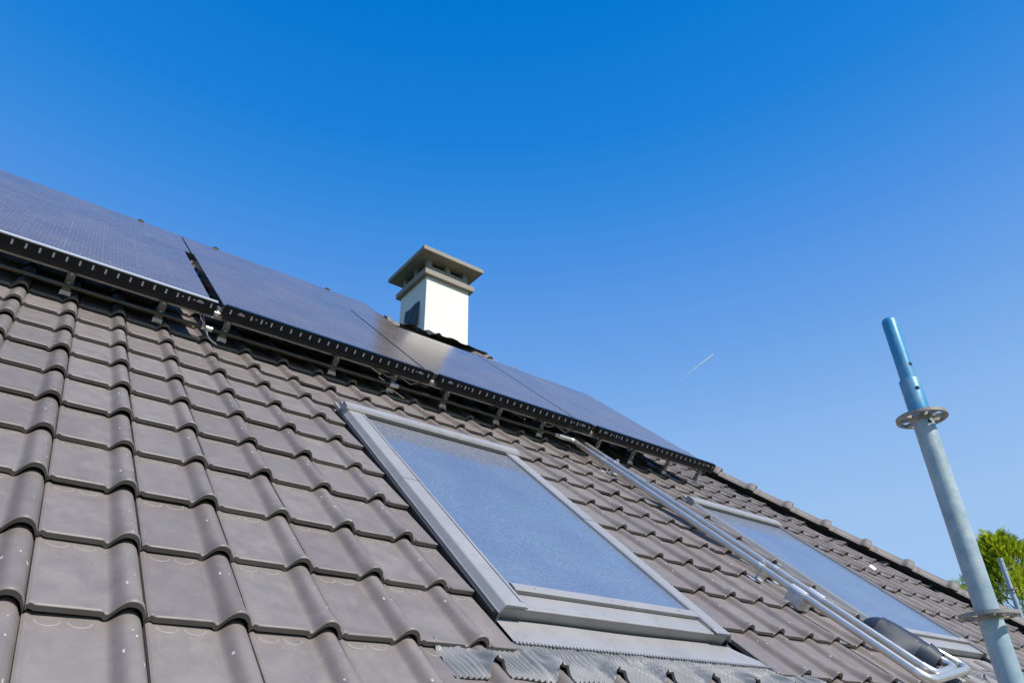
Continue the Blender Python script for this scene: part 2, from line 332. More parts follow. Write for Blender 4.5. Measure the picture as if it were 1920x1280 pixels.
# ---------------------------------------------------------------- house
V_EAVE, V_RIDGE, U_LEFT = -7*G, 26.7, -12.0
def hip_u(v): return 28.45-0.605*(v-7.7)
U_APEX = hip_u(V_RIDGE); U_EAVE = hip_u(V_EAVE)
house = empty('house', Matrix.Translation((P(8, 10).x, P(8, 10).y, 0)), 'house with a brown grey clay tiled roof, skylights and a white chimney', 'house')
def uw(u, v, n=0): return (u, v*CT-n*ST, v*ST+n*CT)
yr, zr = V_RIDGE*CT, V_RIDGE*ST; ye, ze = V_EAVE*CT, V_EAVE*ST; yb = 2*yr-ye
mb = MB(); zg = -Z0/S
x0, x1, y0, y1, zt = U_LEFT+1, U_EAVE-2.2, ye+2.2, yb-2.2, ze+1.2
mb.box((x0, y0, zg), (x1, y1, zt)); mb.add([(x0, y0, zt), (x0, y1, zt), (x0, yr, zr-1.2)], [(0, 2, 1)])
obj('wall', mb, M_white, house, ZF)
# tiles --------------------------------------------------------
SC = [0, .012, .03, .05, .07, .10, .2, .35, .50, .59, .62, .645, .67, .695, .72, .745, .77, .80, .83, .86, .89, .92, .95, .975, .99, 1.0]
TC = [0, .010, .025, .05, .09, .14, .25, .45, .75, 1.1, G, G+.14]
def roll(s, wd=1.0):
    x = (s-.842)/(.160*wd)
    return max(0.0, 1-min(1, abs(x))**2.3)**1.5 if x < 0 else max(0.0, 1-min(1, abs(x))**2.6)**1.3
def tile_z(s, t):
    z = 0.086*(1-t/G)
    fl_ = math.exp(-(t/.16)**2)
    h = 0.090+0.010*(1-t/G)+0.042*fl_
    z += h*roll(s, .93+.13*fl_)
    z += 0.020*math.exp(-((s-.035)/.022)**2)                                   # rim of the side lap
    if s < .64: z += 0.014*math.exp(-(t/.07)**2)*(1 if s > .02 else 0.5)        # flared front edge of the pan
    z -= 0.016*math.exp(-((s-.655)/.03)**2)
    if s > .96: z -= 0.045*(s-.96)/.04
    z -= 0.016*max(0, 1-t/.018)**2                                              # rounded nose
    return z
def roof_z(u, v):   # top surface of the tiling at a roof point
    c = math.floor(v/G+1e-6); return tile_z(u-math.floor(u), v-c*G)
nS, nT = len(SC), len(TC)
tv = [(s, t, tile_z(s, t)) for t in TC for s in SC]; tf = [(j*nS+i, j*nS+i+1, (j+1)*nS+i+1, (j+1)*nS+i) for j in range(nT-1) for i in range(nS-1)]
tsm = [True]*len(tf)
THK = 0.068
o = len(tv)
for dz, tt in ((0, 0.0), (-THK*0.88, 0.007), (-THK, 0.02), (-THK, 0.35)):
    tv += [(s, tt, tile_z(s, 0)+dz - (0.03 if tt > .3 else 0)) for s in SC]
for j in range(3):
    for i in range(nS-1): tf.append((o+(j+1)*nS+i, o+(j+1)*nS+i+1, o+j*nS+i+1, o+j*nS+i)); tsm.append(False)
for i_s, flip in ((0, 1), (nS-1, 0)):                                           # both side edges
    o = len(tv)
    for j, t in enumerate(TC): z = tile_z(SC[i_s], t); tv += [(SC[i_s], t, z), (SC[i_s]+(-.004 if flip else .004), t, z-THK)]
    for j in range(nT-1):
        f = (o+2*j, o+2*j+1, o+2*j+3, o+2*j+2); tf.append(f[::-1] if not flip else f); tsm.append(False)
tv = np.array(tv); tf = np.array(tf)
WIN = [dict(u=4.57, w=5.0, vb=1.40, vt=9.06, lift=-.17, fw=.43), dict(u=17.04, w=4.80, vb=2.30, vt=9.40, lift=-.20, fw=.15)]
AV, AF, AUV, AR, ASM = [], [], [], [], []; off = 0
def put(vs, faces, uvs, r, sm):
    global off
    AV.append(vs); AUV.append(uvs); AR.append(np.full(len(vs), r)); AF.extend([tuple(int(a)+off for a in f) for f in faces]); ASM.extend(sm); off += len(vs)
for c in range(-7, 20):
    for j in range(int(U_LEFT), 40):
        v0, u0 = c*G, float(j)
        if v0 > V_RIDGE-.5: continue
        if u0 > hip_u(v0)-0.30: continue
        cuts = []
        if u0+1 > hip_u(v0+G+.14)-0.30: cuts.append('hip')
        skip = False
        for wi in WIN:
            ua, ub = wi['u'], wi['u']+wi['w']
            lo, hi = (-0.3, 6.9*G) if wi is WIN[0] else (1.0, 6.9*G)
            if lo <= v0 < hi and wi['vb'] > 0:
                if u0 >= math.floor(ua)+.5 and u0+1 <= math.floor(ub)+1.05: skip = True
                if u0 == math.floor(ua): cuts.append(ua-0.13)
        if skip: continue
        dz, dt, ta, tb = random.uniform(-.007, .009), random.uniform(-.017, .017), random.uniform(-.012, .012), random.uniform(-.008, .006)
        def place(a):
            a = a.copy(); s = a[:, 0].copy(); t = a[:, 1].copy()
            a[:, 2] += dz+ta*(s-.5)+tb*(t-.6); a[:, 1] += dt+v0; a[:, 0] += u0+random.uniform(-.004, .004); return a
        r = random.random()**1.3
        if not cuts:
            put(place(tv), tf, tv[:, :2], r, tsm); continue
        bm = bmesh.new(); bv = [bm.verts.new(q) for q in tv]
        for f in tf: bm.faces.new([bv[i] for i in f])
        for cu in cuts:
            if cu == 'hip':   # line u + .605 v = const
                co = (hip_u(v0)-0.30-u0, 0, 0); no = (1, 0.605, 0)
            else: co = (cu-u0, 0, 0); no = (1, 0, 0)
            r_ = bmesh.ops.bisect_plane(bm, geom=bm.verts[:]+bm.edges[:]+bm.faces[:], plane_co=co, plane_no=no, clear_outer=True)
            ed = [e for e in r_['geom_cut'] if isinstance(e, bmesh.types.BMEdge)]
            ex = bmesh.ops.extrude_edge_only(bm, edges=ed)
            for q in [g_ for g_ in ex['geom'] if isinstance(g_, bmesh.types.BMVert)]: q.co.z -= 0.07
        bm.verts.ensure_lookup_table(); bm.verts.index_update()
        if len(bm.verts) > 3:
            a = np.array([q.co[:] for q in bm.verts]); ff = [[q.index for q in f.verts] for f in bm.faces]
            put(place(a), ff, a[:, :2], r, [False]*len(ff))
        bm.free()
V = np.concatenate(AV)*S; UVv = np.concatenate(AUV); RN = np.concatenate(AR)
me = bpy.data.meshes.new('tiled_roof'); me.from_pydata(V.tolist(), [], AF)
me.polygons.foreach_set('use_smooth', ASM)
ul = me.uv_layers.new(name='UVMap'); li = np.empty(len(me.loops), dtype=np.int32); me.loops.foreach_get('vertex_index', li)
ul.data.foreach_set('uv', UVv[li].astype(np.float32).ravel())
at = me.attributes.new('rnd', 'FLOAT', 'POINT'); at.data.foreach_set('value', RN.astype(np.float32))
me.materials.append(MT); me.update()
roof = link(bpy.data.objects.new('roof', me), RF(), house)
roof['label'] = 'front slope of brown grey clay tiles with a roll along one side of each'
mb = MB()      # felt under the tiles
mb.add([uw(U_LEFT, V_EAVE+.3, -.12), uw(U_EAVE-.2, V_EAVE+.3, -.12), uw(U_APEX, V_RIDGE, -.12), uw(U_LEFT, V_RIDGE, -.12)], [(0, 1, 2, 3)])
obj('felt', mb, M_deck, roof, ZF)
mb = MB()      # the two slopes facing away
A_, B_, C_, D_ = (U_LEFT, yr, zr+.1), (U_APEX, yr, zr+.1), (U_EAVE, ye, ze+.1), (U_EAVE, yb, ze+.1)
mb.add([A_, B_, D_, (U_LEFT, yb, ze+.1)], [(0, 1, 2, 3)]); mb.add([B_, C_, D_], [(0, 1, 2)])
obj('rear_roof', mb, M_cap, house, ZF)
# hip and ridge caps ------------------------------------------
def cap_mb(length=1.72, r=0.40):
    mb = MB(); seg = 16
    xs = [(-.02, r*1.24), (0.0, r*1.28), (.06, r*1.27), (.20, r*1.27), (.27, r*1.20), (.32, r*1.07), (.40, r*1.0), (1.0, r*.985), (1.60, r*.96), (length, r*.96)]
    for e in (1.26, 1.34): pass
    def ring(x, rr, dz=0): return [(x, rr*1.12*math.cos(math.pi*k/seg), rr*1.05*math.sin(math.pi*k/seg)-.02+dz) for k in range(seg+1)]
    vs = []
    for x, rr in xs: vs += ring(x, rr)
    for k in range(len(xs)-1): pass
    mb.add(vs, [(j*(seg+1)+i, j*(seg+1)+i+1, (j+1)*(seg+1)+i+1, (j+1)*(seg+1)+i) for j in range(len(xs)-1) for i in range(seg)], 0, True)
    a = ring(-.02, r*1.24); b = ring(-.02, r*1.10)
    mb.add(a+b, [(i, i+seg+1, i+seg+2, i+1) for i in range(seg)], 0)
    b2 = ring(.5, r*.86); mb.add(b+b2, [(i+1, i, i+seg+1, i+seg+2) for i in range(seg)], 0, True)
    for x in (1.33, 1.40):      # grooves read as two thin beads at the covered head
        vs = []
        for xx, rr in ((x-.025, .965*r), (x, 1.02*r), (x+.025, .965*r)): vs += ring(xx, rr)
        mb.add(vs, [(j*(seg+1)+i, j*(seg+1)+i+1, (j+1)*(seg+1)+i+1, (j+1)*(seg+1)+i) for j in range(2) for i in range(seg)], 0, True)
    return mb
hd = (Vector(uw(hip_u(0), 0))-Vector(uw(hip_u(1), 1))).normalized()*-1      # up the hip
cmesh = None
def frame(x, up):
    x = x.normalized(); y = up.cross(x).normalized(); z = x.cross(y); return Matrix((x, y, z)).transposed().to_4x4()
up_h = Vector((0.42, -0.32, 0.85))
first = None
def put_cap(name, base, x, up, label=None):
    global first
    M = Matrix.Translation(Vector(base)*S+Vector((0, 0, Z0))) @ frame(x, up)
    if first is None: first = obj(name, cap_mb(), M_cap, house, M); return first
    o = first.copy(); o.name = name; sc.collection.objects.link(o); WM[o.name] = M
    o.parent = house; o.matrix_basis = WM[house.name].inverted() @ M; return o
k = -9
while True:
    v = 7.55+1.375*k; k += 1
    if v > V_RIDGE-.4: break
    put_cap('hip_cap', uw(hip_u(v), v, 0.14), hd, up_h)
u = U_LEFT
while u < U_APEX-.6:
    if not 12.2 < u < 16.6: put_cap('ridge_cap', (u, yr-.05, zr+.12), Vector((1, 0, 0)), Vector((0, 0, 1)))
    u += 1.5
mb = MB()      # dark batten roll filling the gap under the hip caps
mb.add([uw(hip_u(V_EAVE)-.55, V_EAVE, .0), uw(hip_u(V_EAVE)-.15, V_EAVE, .16), uw(hip_u(V_RIDGE)-.15, V_RIDGE, .16), uw(hip_u(V_RIDGE)-.55, V_RIDGE, .0)], [(0, 1, 2, 3)])
obj('hip_underlay', mb, M_deck, house, ZF)
# eave gutter
mb = MB()
prof = [(ye-.35-.28*math.cos(a), ze-.1-.32*math.sin(a)) for a in [math.pi*i/10 for i in range(11)]]
mb.prism(prof+[(p[0]*1.0+(.03 if p[0] < ye-.35 else -.03), p[1]+.03) for p in prof[::-1]], U_LEFT, U_EAVE)
obj('gutter', mb, M_clad, house, ZF)
# ---------------------------------------------------------------- chimney
cx0, cx1, cy0, cy1 = 14.70, 17.50, 20.42, 23.25
mb = MB(); mb.box((cx0, cy0, 14), (cx1, cy1, 22.5), bev=.02)
chim = obj('chimney', mb, M_white, house, ZF, 'white rendered chimney with a flat grey slab on top')
mb = MB(); o_ = .235; mb.box((cx0-o_, cy0-o_, 22.37), (cx1+o_, cy1+o_, 22.70), bev=.02); obj('collar', mb, M_conc, chim, ZF)
mb = MB(); O_ = .615; mb.box((cx0-O_, cy0-O_, 23.62), (cx1+O_, cy1+O_, 23.88), bev=.02); obj('cap_slab', mb, M_conc, chim, ZF)
ins = .05; a0, a1, b0, b1 = cx0+ins, cx1-ins, cy0+ins, cy1-ins; pw = .30
xm, ym = (a0+a1)/2, (b0+b1)/2
for x, y in [(x, y) for x in (a0, xm-pw/2, a1-pw) for y in (b0, b1-pw)]+[(a0, ym-pw/2), (a1-pw, ym-pw/2)]:
    mb = MB(); mb.box((x, y, 22.7), (x+pw, y+pw, 23.62)); obj('vent_post', mb, M_conc, chim, ZF)
for x in (a0+pw, xm+pw/2):
    w_ = xm-pw/2-(a0+pw); mb = MB()
    for i in range(7):
        xx = x+w_*(i+.5)/7; mb.box((xx-.028, b0+.02, 22.68), (xx+.028, b0+.10, 23.20))
    mb.box((x, b0+.10, 22.7), (x+w_, b0+.13, 22.78)); obj('vent_grille', mb, M_fin, chim, ZF)
for y in (b0+pw, ym+pw/2):
    w_ = ym-pw/2-(b0+pw); mb = MB()
    for i in range(7):
        yy = y+w_*(i+.5)/7; mb.box((a0+.02, yy-.028, 22.68), (a0+.10, yy+.028, 23.20))
    mb.box((a0+.10, y, 22.7), (a0+.13, y+w_, 22.78)); obj('vent_grille', mb, M_fin, chim, ZF)
mb = MB(); mb.box((a0+pw+.02, b0+pw+.02, 22.7), (a1-pw-.02, b1-pw-.02, 23.62)); obj('flue', mb, M_dark, chim, ZF)
mb = MB()
def patch(i, j):
    y = 21.02+1.52*i; z = 19.4+(21.02-19.4)*j
    return (cx0-.03-.05*abs(math.sin(5*i+3*j))*(.4 if j > .8 else 1)-(.16*(1-j)**2), y, z+.03*math.sin(7*i))
mb.grid(patch, 14, 14); obj('patch', mb, M_patch, chim, ZF, 'black bitumen patch stuck on the side of the chimney')
mb = MB()
def fl(i, j):       # soft flashing dressed over the ridge in front of the chimney
    u = 12.75+5.35*i
    j2 = j
    y = yr-.95+ (1.75)*j2
    zz = zr+.64-.62*max(0, yr-.1-y)
    if y > yr+.1: zz = zr+.64+.12*(y-yr-.1)
    edge = 0.28*math.sin(math.pi*min(1, i*3.2)*.5)
    cr = math.exp(-((u-14.5)/.7)**2)
    nz = (.018+.05*cr)*math.sin(u*7.3+y*3)+(.02+.04*cr)*math.sin(u*3.1-y*8)+(.008+.03*cr)*math.sin(u*17+y*11)
    yy = y-(0.06*math.sin(u*2.1)+.04*math.sin(u*5.7))*(1-j)**2
    if i > .93: zz -= (i-.93)*4.2
    if i < .07: zz -= (.07-i)*2.0
    return (u, yy, zz+nz)
mb.grid(fl, 120, 14); obj('flashing', mb, M_flash, chim, ZF, 'crumpled black flashing over the ridge at the foot of the chimney')
# ---------------------------------------------------------------- skylights
def skylight(u, w, vb, vt, label, lift, fw):
    """roof window; local frame: x right, y up-slope (0 = lower edge of the glass), z off the roof"""
    M = RF(u, vb, lift); h = vt-vb; nt_ = .43; slot_ = fw
    mb = MB(); mb.box((.06, -.5, -.08), (w-.06, h, .30)); root = obj('skylight', mb, M_rubber_shade, house, M, label)
    # left / right cladding: bevelled hood with a step towards the glass
    for side in (0, 1):
        mb = MB()
        def X(a): return a if side == 0 else w-a
        seg_y = [(-.603, h*.46), (h*.46+.006, h-.28)]
        for k_, (ya, yb_) in enumerate(seg_y):
            dz = .006 if k_ == 1 else 0
            prof = [(X(-.03), .02), (X(-.03), .30+dz), (X(-.015), .315+dz), (X(.040), nt_-.014+dz), (X(.060), nt_+dz), (X(fw-.07), nt_+dz), (X(fw-.065), nt_-.02+dz), (X(fw-.05), nt_-.02+dz), (X(fw-.045), nt_+.004+dz), (X(fw), nt_+.004+dz), (X(fw+.02), .36), (X(fw+.02), .05)]
            if side: prof = prof[::-1]
            mb.prism([(a, b) for a, b in prof], -.50 if k_ == 0 else ya, yb_, axis=1)
            if k_ == 0:      # thin tongue of the cladding over the lower ledge
                tg = [(X(-.03), .30), (X(-.015), .315), (X(.040), nt_-.014), (X(.060), nt_), (X(fw-.07), nt_), (X(fw), nt_-.005), (X(fw), .40), (X(.07), .395), (X(-.01), .28)]
                if side: tg = tg[::-1]
                mb.prism(tg, -.635, -.50, axis=1)
        mb.box((X(-.075), -.56, .0), (X(-.034), h-.05, .265), 1)  # added dark plate standing in for the shadow beside the cladding
        obj('side_cladding', mb, [M_clad, M_rubber_shade], root, M)
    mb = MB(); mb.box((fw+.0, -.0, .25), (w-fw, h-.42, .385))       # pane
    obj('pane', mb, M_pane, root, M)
    mb = MB()                                                        # top hood
    prof = [(h-.46, .34), (h-.46, .46), (h-.42, .52), (h-.16, .54), (h-.12, .50), (h-.10, .44), (h+.02, .46), (h+.05, .40), (h+.05, .02), (h-.35, .02)]
    mb.prism(prof, -.02, w+.04); mb.box((.05, h-.55, .36), (w-.05, h-.455, .415), 1)  # the dark strip below the hood stands in for its shadow line
    mb.box((-.10, h-.22, .28), (.10, h+.10, .36)); mb.box((-.06, h-.10, .30), (.0, h+.30, .34))
    obj('top_hood', mb, [M_clad, M_rubber_shade], root, M)
    mb = MB()                                                        # bottom rail of the sash
    mb.prism([(0.0, .36), (0.0, .44), (-.02, .455), (-.17, .455), (-.192, .44), (-.176, .36)], fw+.03, w-fw-.03)
    for i in range(3): x = fw+.45+i*(w-2*fw-.9)/2; mb.tube([(x, -.09, .45), (x, -.09, .462)], .018, 8)
    obj('sash_rail', mb, M_clad, root, M)
    mb = MB()                                                        # lower ledge with a shaded front
    mb.prism([(-.185, .05), (-.185, .37), (-.575, .385), (-.597, .375), (-.600, .365), (-.585, .350), (-.540, .16), (-.540, .05)], .045, w-.045)
    obj('lower_ledge', mb, M_clad, root, M)
    mb = MB()                                                        # sloping metal apron
    def ap(i, j):
        ya = -.585-(.60)*j; xl = .0-.05*j; xr = w+.02+.62*j**1.3
        return (xl+(xr-xl)*i, ya, .175+.055*j+.008*math.sin(i*9))
    mb.grid(ap, 14, 5); mb.grid(lambda i, j: Vector(ap(i, 1))+Vector((0, 0, -.045*j)), 14, 2)
    mb.prism([(0, 0), (.0, .30), (.05, .02)], -.62, -.60, axis=1)
    obj('apron', mb, M_clad, root, M)
    mb = MB()                                                        # side gutter channel, right
    for a_, z_ in ((.07, .14), (.17, .12)):
        mb.tube([(w+a_+random.uniform(-.02, .02), y_*h/12-1.1, z_+.012*math.sin(y_*2.3+a_*30)) for y_ in range(0, 14)], .026, 6)
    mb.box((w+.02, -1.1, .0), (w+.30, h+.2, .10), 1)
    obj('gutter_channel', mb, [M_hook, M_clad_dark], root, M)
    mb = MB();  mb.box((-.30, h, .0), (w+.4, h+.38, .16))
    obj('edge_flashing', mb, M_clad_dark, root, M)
    # pleated lead-like apron dressed over the tiles below
    mb = MB(); nu, nv = 1300, 16; x0_, x1_ = (3.22-u if u < 10 else -.6), w+1.55
    ph = [random.uniform(-1, 1) for _ in range(64)]
    def ld(i, j):
        uu = x0_+(x1_-x0_)*i; U = u+uu
        rr = roll(U-math.floor(U))
        vtop = -1.16; vbot = -1.98+.20*rr+.03*math.sin(U*5)
        if U < u-.15: vtop = -1.28
        y = vtop+(vbot-vtop)*j; vv = vb+y
        f = j*j*(3-2*j)
        zt_ = .086*(1-((vv) % G)/G)+ 0.155*rr
        slant = U-.30*j+0.05*math.sin(j*4+U)
        k0 = math.floor(slant*1.0) % 64
        base = (.175*(1-f)+(zt_-lift)*f)+.030+.012*j
        if uu-x0_ < .12: base = base*((uu-x0_)/.12)+(zt_-lift+.012)*(1-(uu-x0_)/.12)
        sw = math.sin(slant*math.pi*12.5+.22*math.sin(slant*2.3)); pl = .021*(1-2*abs(sw))*(.92+.08*math.sin(slant*3.1))
        pl += .024*math.exp(-((slant % 1-.42)/.045)**2)*math.sin(math.pi*min(1, .15+j*.8)) - .022*math.exp(-((slant % 1-.53)/.04)**2)*math.sin(math.pi*min(1, .15+j*.8))
        base += .03*math.sin(math.pi*j)*math.exp(-((U % 1-.62)/.13)**2)
        return (uu, y, base+pl*(1 if j > 0.02 else .3))
    mb.grid(ld, nu, nv)
    mb.grid(lambda i, j: Vector(ld(i, 1))+Vector((0, .02*j, -.045*j)), nu, 2)
    obj('pleated_apron', mb, M_lead, root, M, 'pleated grey metal apron dressed over the tiles below the skylight')
    mb = MB()                                                        # stitched joint between the two aprons
    for i in range(90):
        x = -.05+(w+.7)*i/90; mb.box((x, -1.235, .225), (x+.040, -1.185, .250))
    mb.box((-.1, -1.23, .17), (w+.66, -1.165, .210), 1)
    obj('apron_seam', mb, [M_clad, M_lead], root, M)
    return root
skylight(label='large skylight with a grey frame and speckled blue glass, left of the steel pipes', **WIN[0])
skylight(label='distant skylight with a grey frame, right of the steel pipes', **WIN[1])
# ---------------------------------------------------------------- solar panels
NP = 1.10
def solar_panel(u0, u1, v0, v1, label, glabel):
    M = RF(u0, v0, NP); root = empty('solar_panel', M, label, 'solar panel', glabel); w_, h_ = u1-u0, v1-v0; b = .035; th = .19
    mb = MB()
    for a, c in (((0, 0, -th), (b, h_, 0)), ((w_-b, 0, -th), (w_, h_, 0)), ((b, 0, -th), (w_-b, b, 0)), ((b, h_-b, -th), (w_-b, h_, 0))): mb.box(a, c)
    obj('frame', mb, M_black, root)
    mb = MB(); mb.box((.010, .010, -.02), (w_-.010, h_-.010, .008)); obj('glass', mb, M_panel, root)
    return root
GL = 'solar panels on the roof'
lab_low = ['solar panel of the lower row cut off by the left edge of the photo', None]
solar_panel(-4.20, 1.60, 12.03, 19.975, 'leftmost panel of the lower row, cut by the photo edge', GL)
solar_panel(1.90, 7.77, 12.03, 19.975, 'second panel of the lower row, above the large skylight', GL)
solar_panel(7.84, 13.75, 12.03, 19.975, 'panel of the lower row mirroring the white chimney', GL)
solar_panel(13.82, 20.20, 12.03, 19.975, 'rightmost panel of the lower row, nearest the hip', GL)
solar_panel(-6.20, 1.80, 19.98, 24.45, 'upper row panel at the left edge of the photo', GL)
solar_panel(1.85, 9.86, 19.98, 24.45, 'upper row panel left of the chimney', GL)
for i, (cu, lab) in enumerate(((.34, 'small dark clamp on the top edge of the upper left panel'), (3.18, 'small dark clamp on the panel top edge, right of the first seam'), (8.04, 'small dark clamp on the panel top edge, nearest the chimney'))):
    mb = MB(); mb.box((-.11, -.03, -.02), (.11, .09, .05), bev=.01); mb.tube([(0, .03, .04), (0, .03, .075)], .03, 8, smooth=False)
    tag(obj('edge_clamp', mb, M_hook, M=RF(cu, 24.42, NP)), lab, 'clamp', 'clamps on the top edge of the panels')
# slotted black edge profiles under the lower row
def edge_profile(u0, u1, label, glare=False):
    M = RF(u0, 11.96, 0); W = u1-u0
    mb = MB()
    mb.prism([(.09, 1.125), (-.045, 1.115), (-.05, 1.10), (-.045, .88), (.0, .775), (.10, .77), (.10, .755), (-.012, .76), (-.062, .875), (-.066, 1.115), (-.06, 1.126), (.09, 1.136)][::-1], 0, W)
    mb.box((0, -.075, 1.118), (W, .10, 1.145), 1 if glare else 0)  # pale flange on the first profile: reflected glare put into its colour
    n = int(round(W/.262)); st = W/n
    for i in range(n):
        x = st*(i+.5)
        if i in (1, n-2): continue
        mb.box((x-.019, -.0685, .955), (x+.019, -.060, 1.065), 1)  # pale inserts: light seen through the slots, painted in
        if i in (2, 3, n-4, n-3): mb.box((x+.10, -.0685, 1.0), (x+.135, -.060, 1.035), 1)
    for x in (st*1.5, st*(n-1.5)):       # little cloud-like mark stamped near both ends
        for dx, r_ in ((-.055, .026), (-.02, .040), (.02, .032), (.06, .024)): mb.tube([(x+dx, -.0690, 1.0+r_*.6), (x+dx, -.060, 1.0+r_*.6)], r_, 10, 1, smooth=False)
        mb.box((x-.08, -.0690, .99), (x+.085, -.060, 1.012), 1)
    n2 = int(W/.165)
    for i in range(n2):
        x = .1+(W-.2)*(i+.5)/n2; mb.tube([(x, -.052, .845), (x, -.03, .838)], .020, 8, 2, smooth=False)
    root = obj('edge_profile', mb, [M_rail, M_slot, M_hole], M=M); return tag(root, label, 'edge profile', 'slotted black profiles along the panels')
edge_profile(-4.30, 1.74, 'slotted black profile at the left edge, below the first solar panel', True)
edge_profile(1.96, 7.98, 'slotted black profile second from the left, over the large skylight')
edge_profile(8.22, 14.36, 'slotted black profile below the panel that mirrors the chimney')
edge_profile(14.62, 20.85, 'slotted black profile at the right end, next to the hip')
# mounting rails and hooks
for (v_, lab) in ((12.22, 'front mounting rail carrying the lower edge of the panels'), (16.5, 'middle mounting rail hidden under the lower row of panels')):
    mb = MB(); mb.prism([(0, .66), (.16, .66), (.16, .88), (.11, .88), (.11, .80), (.05, .80), (.05, .88), (0, .88), (0, .78), (-.012, .77), (-.012, .70)], 0, 24.9)
    r_ = obj('mounting_rail', mb, M_alu if v_ < 13 else M_black, M=RF(-4.3, v_, 0)); tag(r_, lab, 'mounting rail', 'mounting rails')
hook_u = [-4.0, -1.35, .62, 2.16, 5.15, 6.95, 8.75, 10.75, 12.5, 15.05, 16.75, 18.55, 20.3]
hroot = None
def hook_label(i):
    return ['roof hook outside the left edge of the photo', 'leftmost visible roof hook under the first panel', 'second visible roof hook from the left under the first panel', 'roof hook just right of the gap between the first two panels',
     'roof hook under the second profile, left of the skylight corner', 'roof hook above the middle of the large skylight', 'roof hook at the left end of the third profile', 'roof hook under the middle of the third profile', 'roof hook left of where the pipes come out',
     'roof hook just right of where the pipes come out', 'roof hook under the fourth profile, left one', 'roof hook under the fourth profile, middle one', 'rightmost roof hook close to the hip'][i]
for i, hu in enumerate(hook_u):
    M = RF(hu, 12.08, 0)
    if hroot is None:
        hroot = empty('roof_hook', M, hook_label(i), 'roof hook', 'roof hooks under the panels')
        mb = MB()
        pr = [(.06, .80), (-.03, .80), (-.035, .60), (-.015, .52), (-.03, .42), (-.03, .27), (.25, .25), (.25, .28), (.005, .30), (.0, .42), (.015, .52), (-.0, .60), (.0, .77), (.06, .77)]
        mb.prism(pr, -.085, .085); obj('arm', mb, M_hook, hroot)
        
        for z_, y_ in ((.70, -.04), (.47, -.035)): mb = MB(); mb.tube([(0, y_, z_), (0, y_-.03, z_)], .038, 6, smooth=False); obj('bolt', mb, M_alu, hroot)
        mb = MB(); mb.box((-.11, -.05, .19), (.11, -.02, .29), bev=.008); mb.box((-.11, -.05, .19), (-.07, -.08, .25)); mb.box((.07, -.05, .19), (.11, -.08, .25)); obj('claw', mb, M_galv, hroot)
    else:
        r2 = hroot.copy(); sc.collection.objects.link(r2); r2.matrix_basis = M; r2['label'] = hook_label(i); WM[r2.name] = M
        for ch in hroot.children:
            c2 = ch.copy(); sc.collection.objects.link(c2); c2.parent = r2
# end clamps in the panel gaps
for i, (cu, lab) in enumerate(((1.83, 'bright clamp in the gap between the first and second profile'), (8.09, 'bright clamp in the gap between the second and third profile'), (14.47, 'bright clamp in the gap between the third and fourth profile'))):
    M = RF(cu, 12.0, 0)
    if i == 0:
        cl0 = empty('end_clamp', M, lab, 'clamp', 'clamps in the panel gaps'); mb = MB()
        mb.tube([(-.20, .02, .84), (.05, .02, .84)], .055, 12); mb.box((-.02, .06, .75), (.08, .3, .98)); obj('body', mb, M_alu, cl0)
        
        for x_ in (-.12, -.02): mb = MB(); mb.tube([(x_, .02, .84), (x_+.03, .02, .84)], .075, 12, smooth=False); obj('nut', mb, M_steel_fit, cl0)
    else:
        r2 = cl0.copy(); sc.collection.objects.link(r2); r2.matrix_basis = M; r2['label'] = lab; WM[r2.name] = M
        for ch in cl0.children:
            c2 = ch.copy(); sc.collection.objects.link(c2); c2.parent = r2
# ---------------------------------------------------------------- pipes
def arc_path(pts, rad, n=7):
    out = [Vector(pts[0])]; pts = [Vector(p) for p in pts]
    for i in range(1, len(pts)-1):
        a, b, c = pts[i-1], pts[i], pts[i+1]; d1 = (a-b).normalized(); d2 = (c-b).normalized()
        ang = math.acos(max(-1, min(1, d1.dot(d2)))); t = rad/math.tan(ang/2)
        p1 = b+d1*t; p2 = b+d2*t
        for k in range(n+1):
            s_ = k/n; out.append(p1*(1-s_)**2+b*2*s_*(1-s_)+p2*s_**2)
    out.append(pts[-1]); return out
RP = .088
def fitting(mb, p, d, ln=.34, r=RP):
    p = Vector(p); d = Vector(d).normalized()
    xs = [(0, r), (.0, r*1.18), (.03, r*1.48), (.07, r*1.48), (.10, r*1.16), (ln-.10, r*1.16), (ln-.07, r*1.48), (ln-.03, r*1.48), (ln, r*1.18), (ln, r)]
    mb.tube([p+d*x for x, _ in xs], [q_ for _, q_ in xs], 16, caps=False)
def elbow(mb, pts, rad):
    path = arc_path(pts, rad, 9)[1:-1]
    mb.tube(path, RP*1.12, 16)
    for a, b in ((path[0], path[0]-path[1]), (path[-1], path[-1]-path[-2])):
        fitting(mb, Vector(a)-Vector(b).normalized()*.04, b, .16)
def pipe(name, pts, rad, fits, clamps, label, grp, brackets=()):
    root = empty(name, RF(pts[0][0], pts[0][1], 0), label, 'pipe', grp); M = RF()
    mb = MB(); mb.tube(arc_path(pts, rad, 9), RP, 18); obj('tube', mb, M_steel, root, M)
    for p, d, ln in fits: mb = MB(); fitting(mb, p, d, ln); obj('coupling', mb, M_steel_fit, root, M)
    for i in range(1, len(pts)-1): mb = MB(); elbow(mb, pts[i-1:i+2], rad); obj('elbow', mb, M_steel_fit, root, M)
    for p in clamps:
        mb = MB(); p = Vector(p); mb.tube([p+Vector((0, -.07, 0)), p+Vector((0, .07, 0))], RP*1.28, 16)
        mb.box(p+Vector((-.035, -.05, .09)), p+Vector((.035, .05, .17))); mb.tube([p+Vector((0, 0, -.1)), p+Vector((0, 0, -.33))], .03, 8)
        mb.box(p+Vector((-.22, -.10, -.34)), p+Vector((.22, .10, -.30)))
        obj('clamp', mb, M_galv, root, M)
    return root
NPi = .40
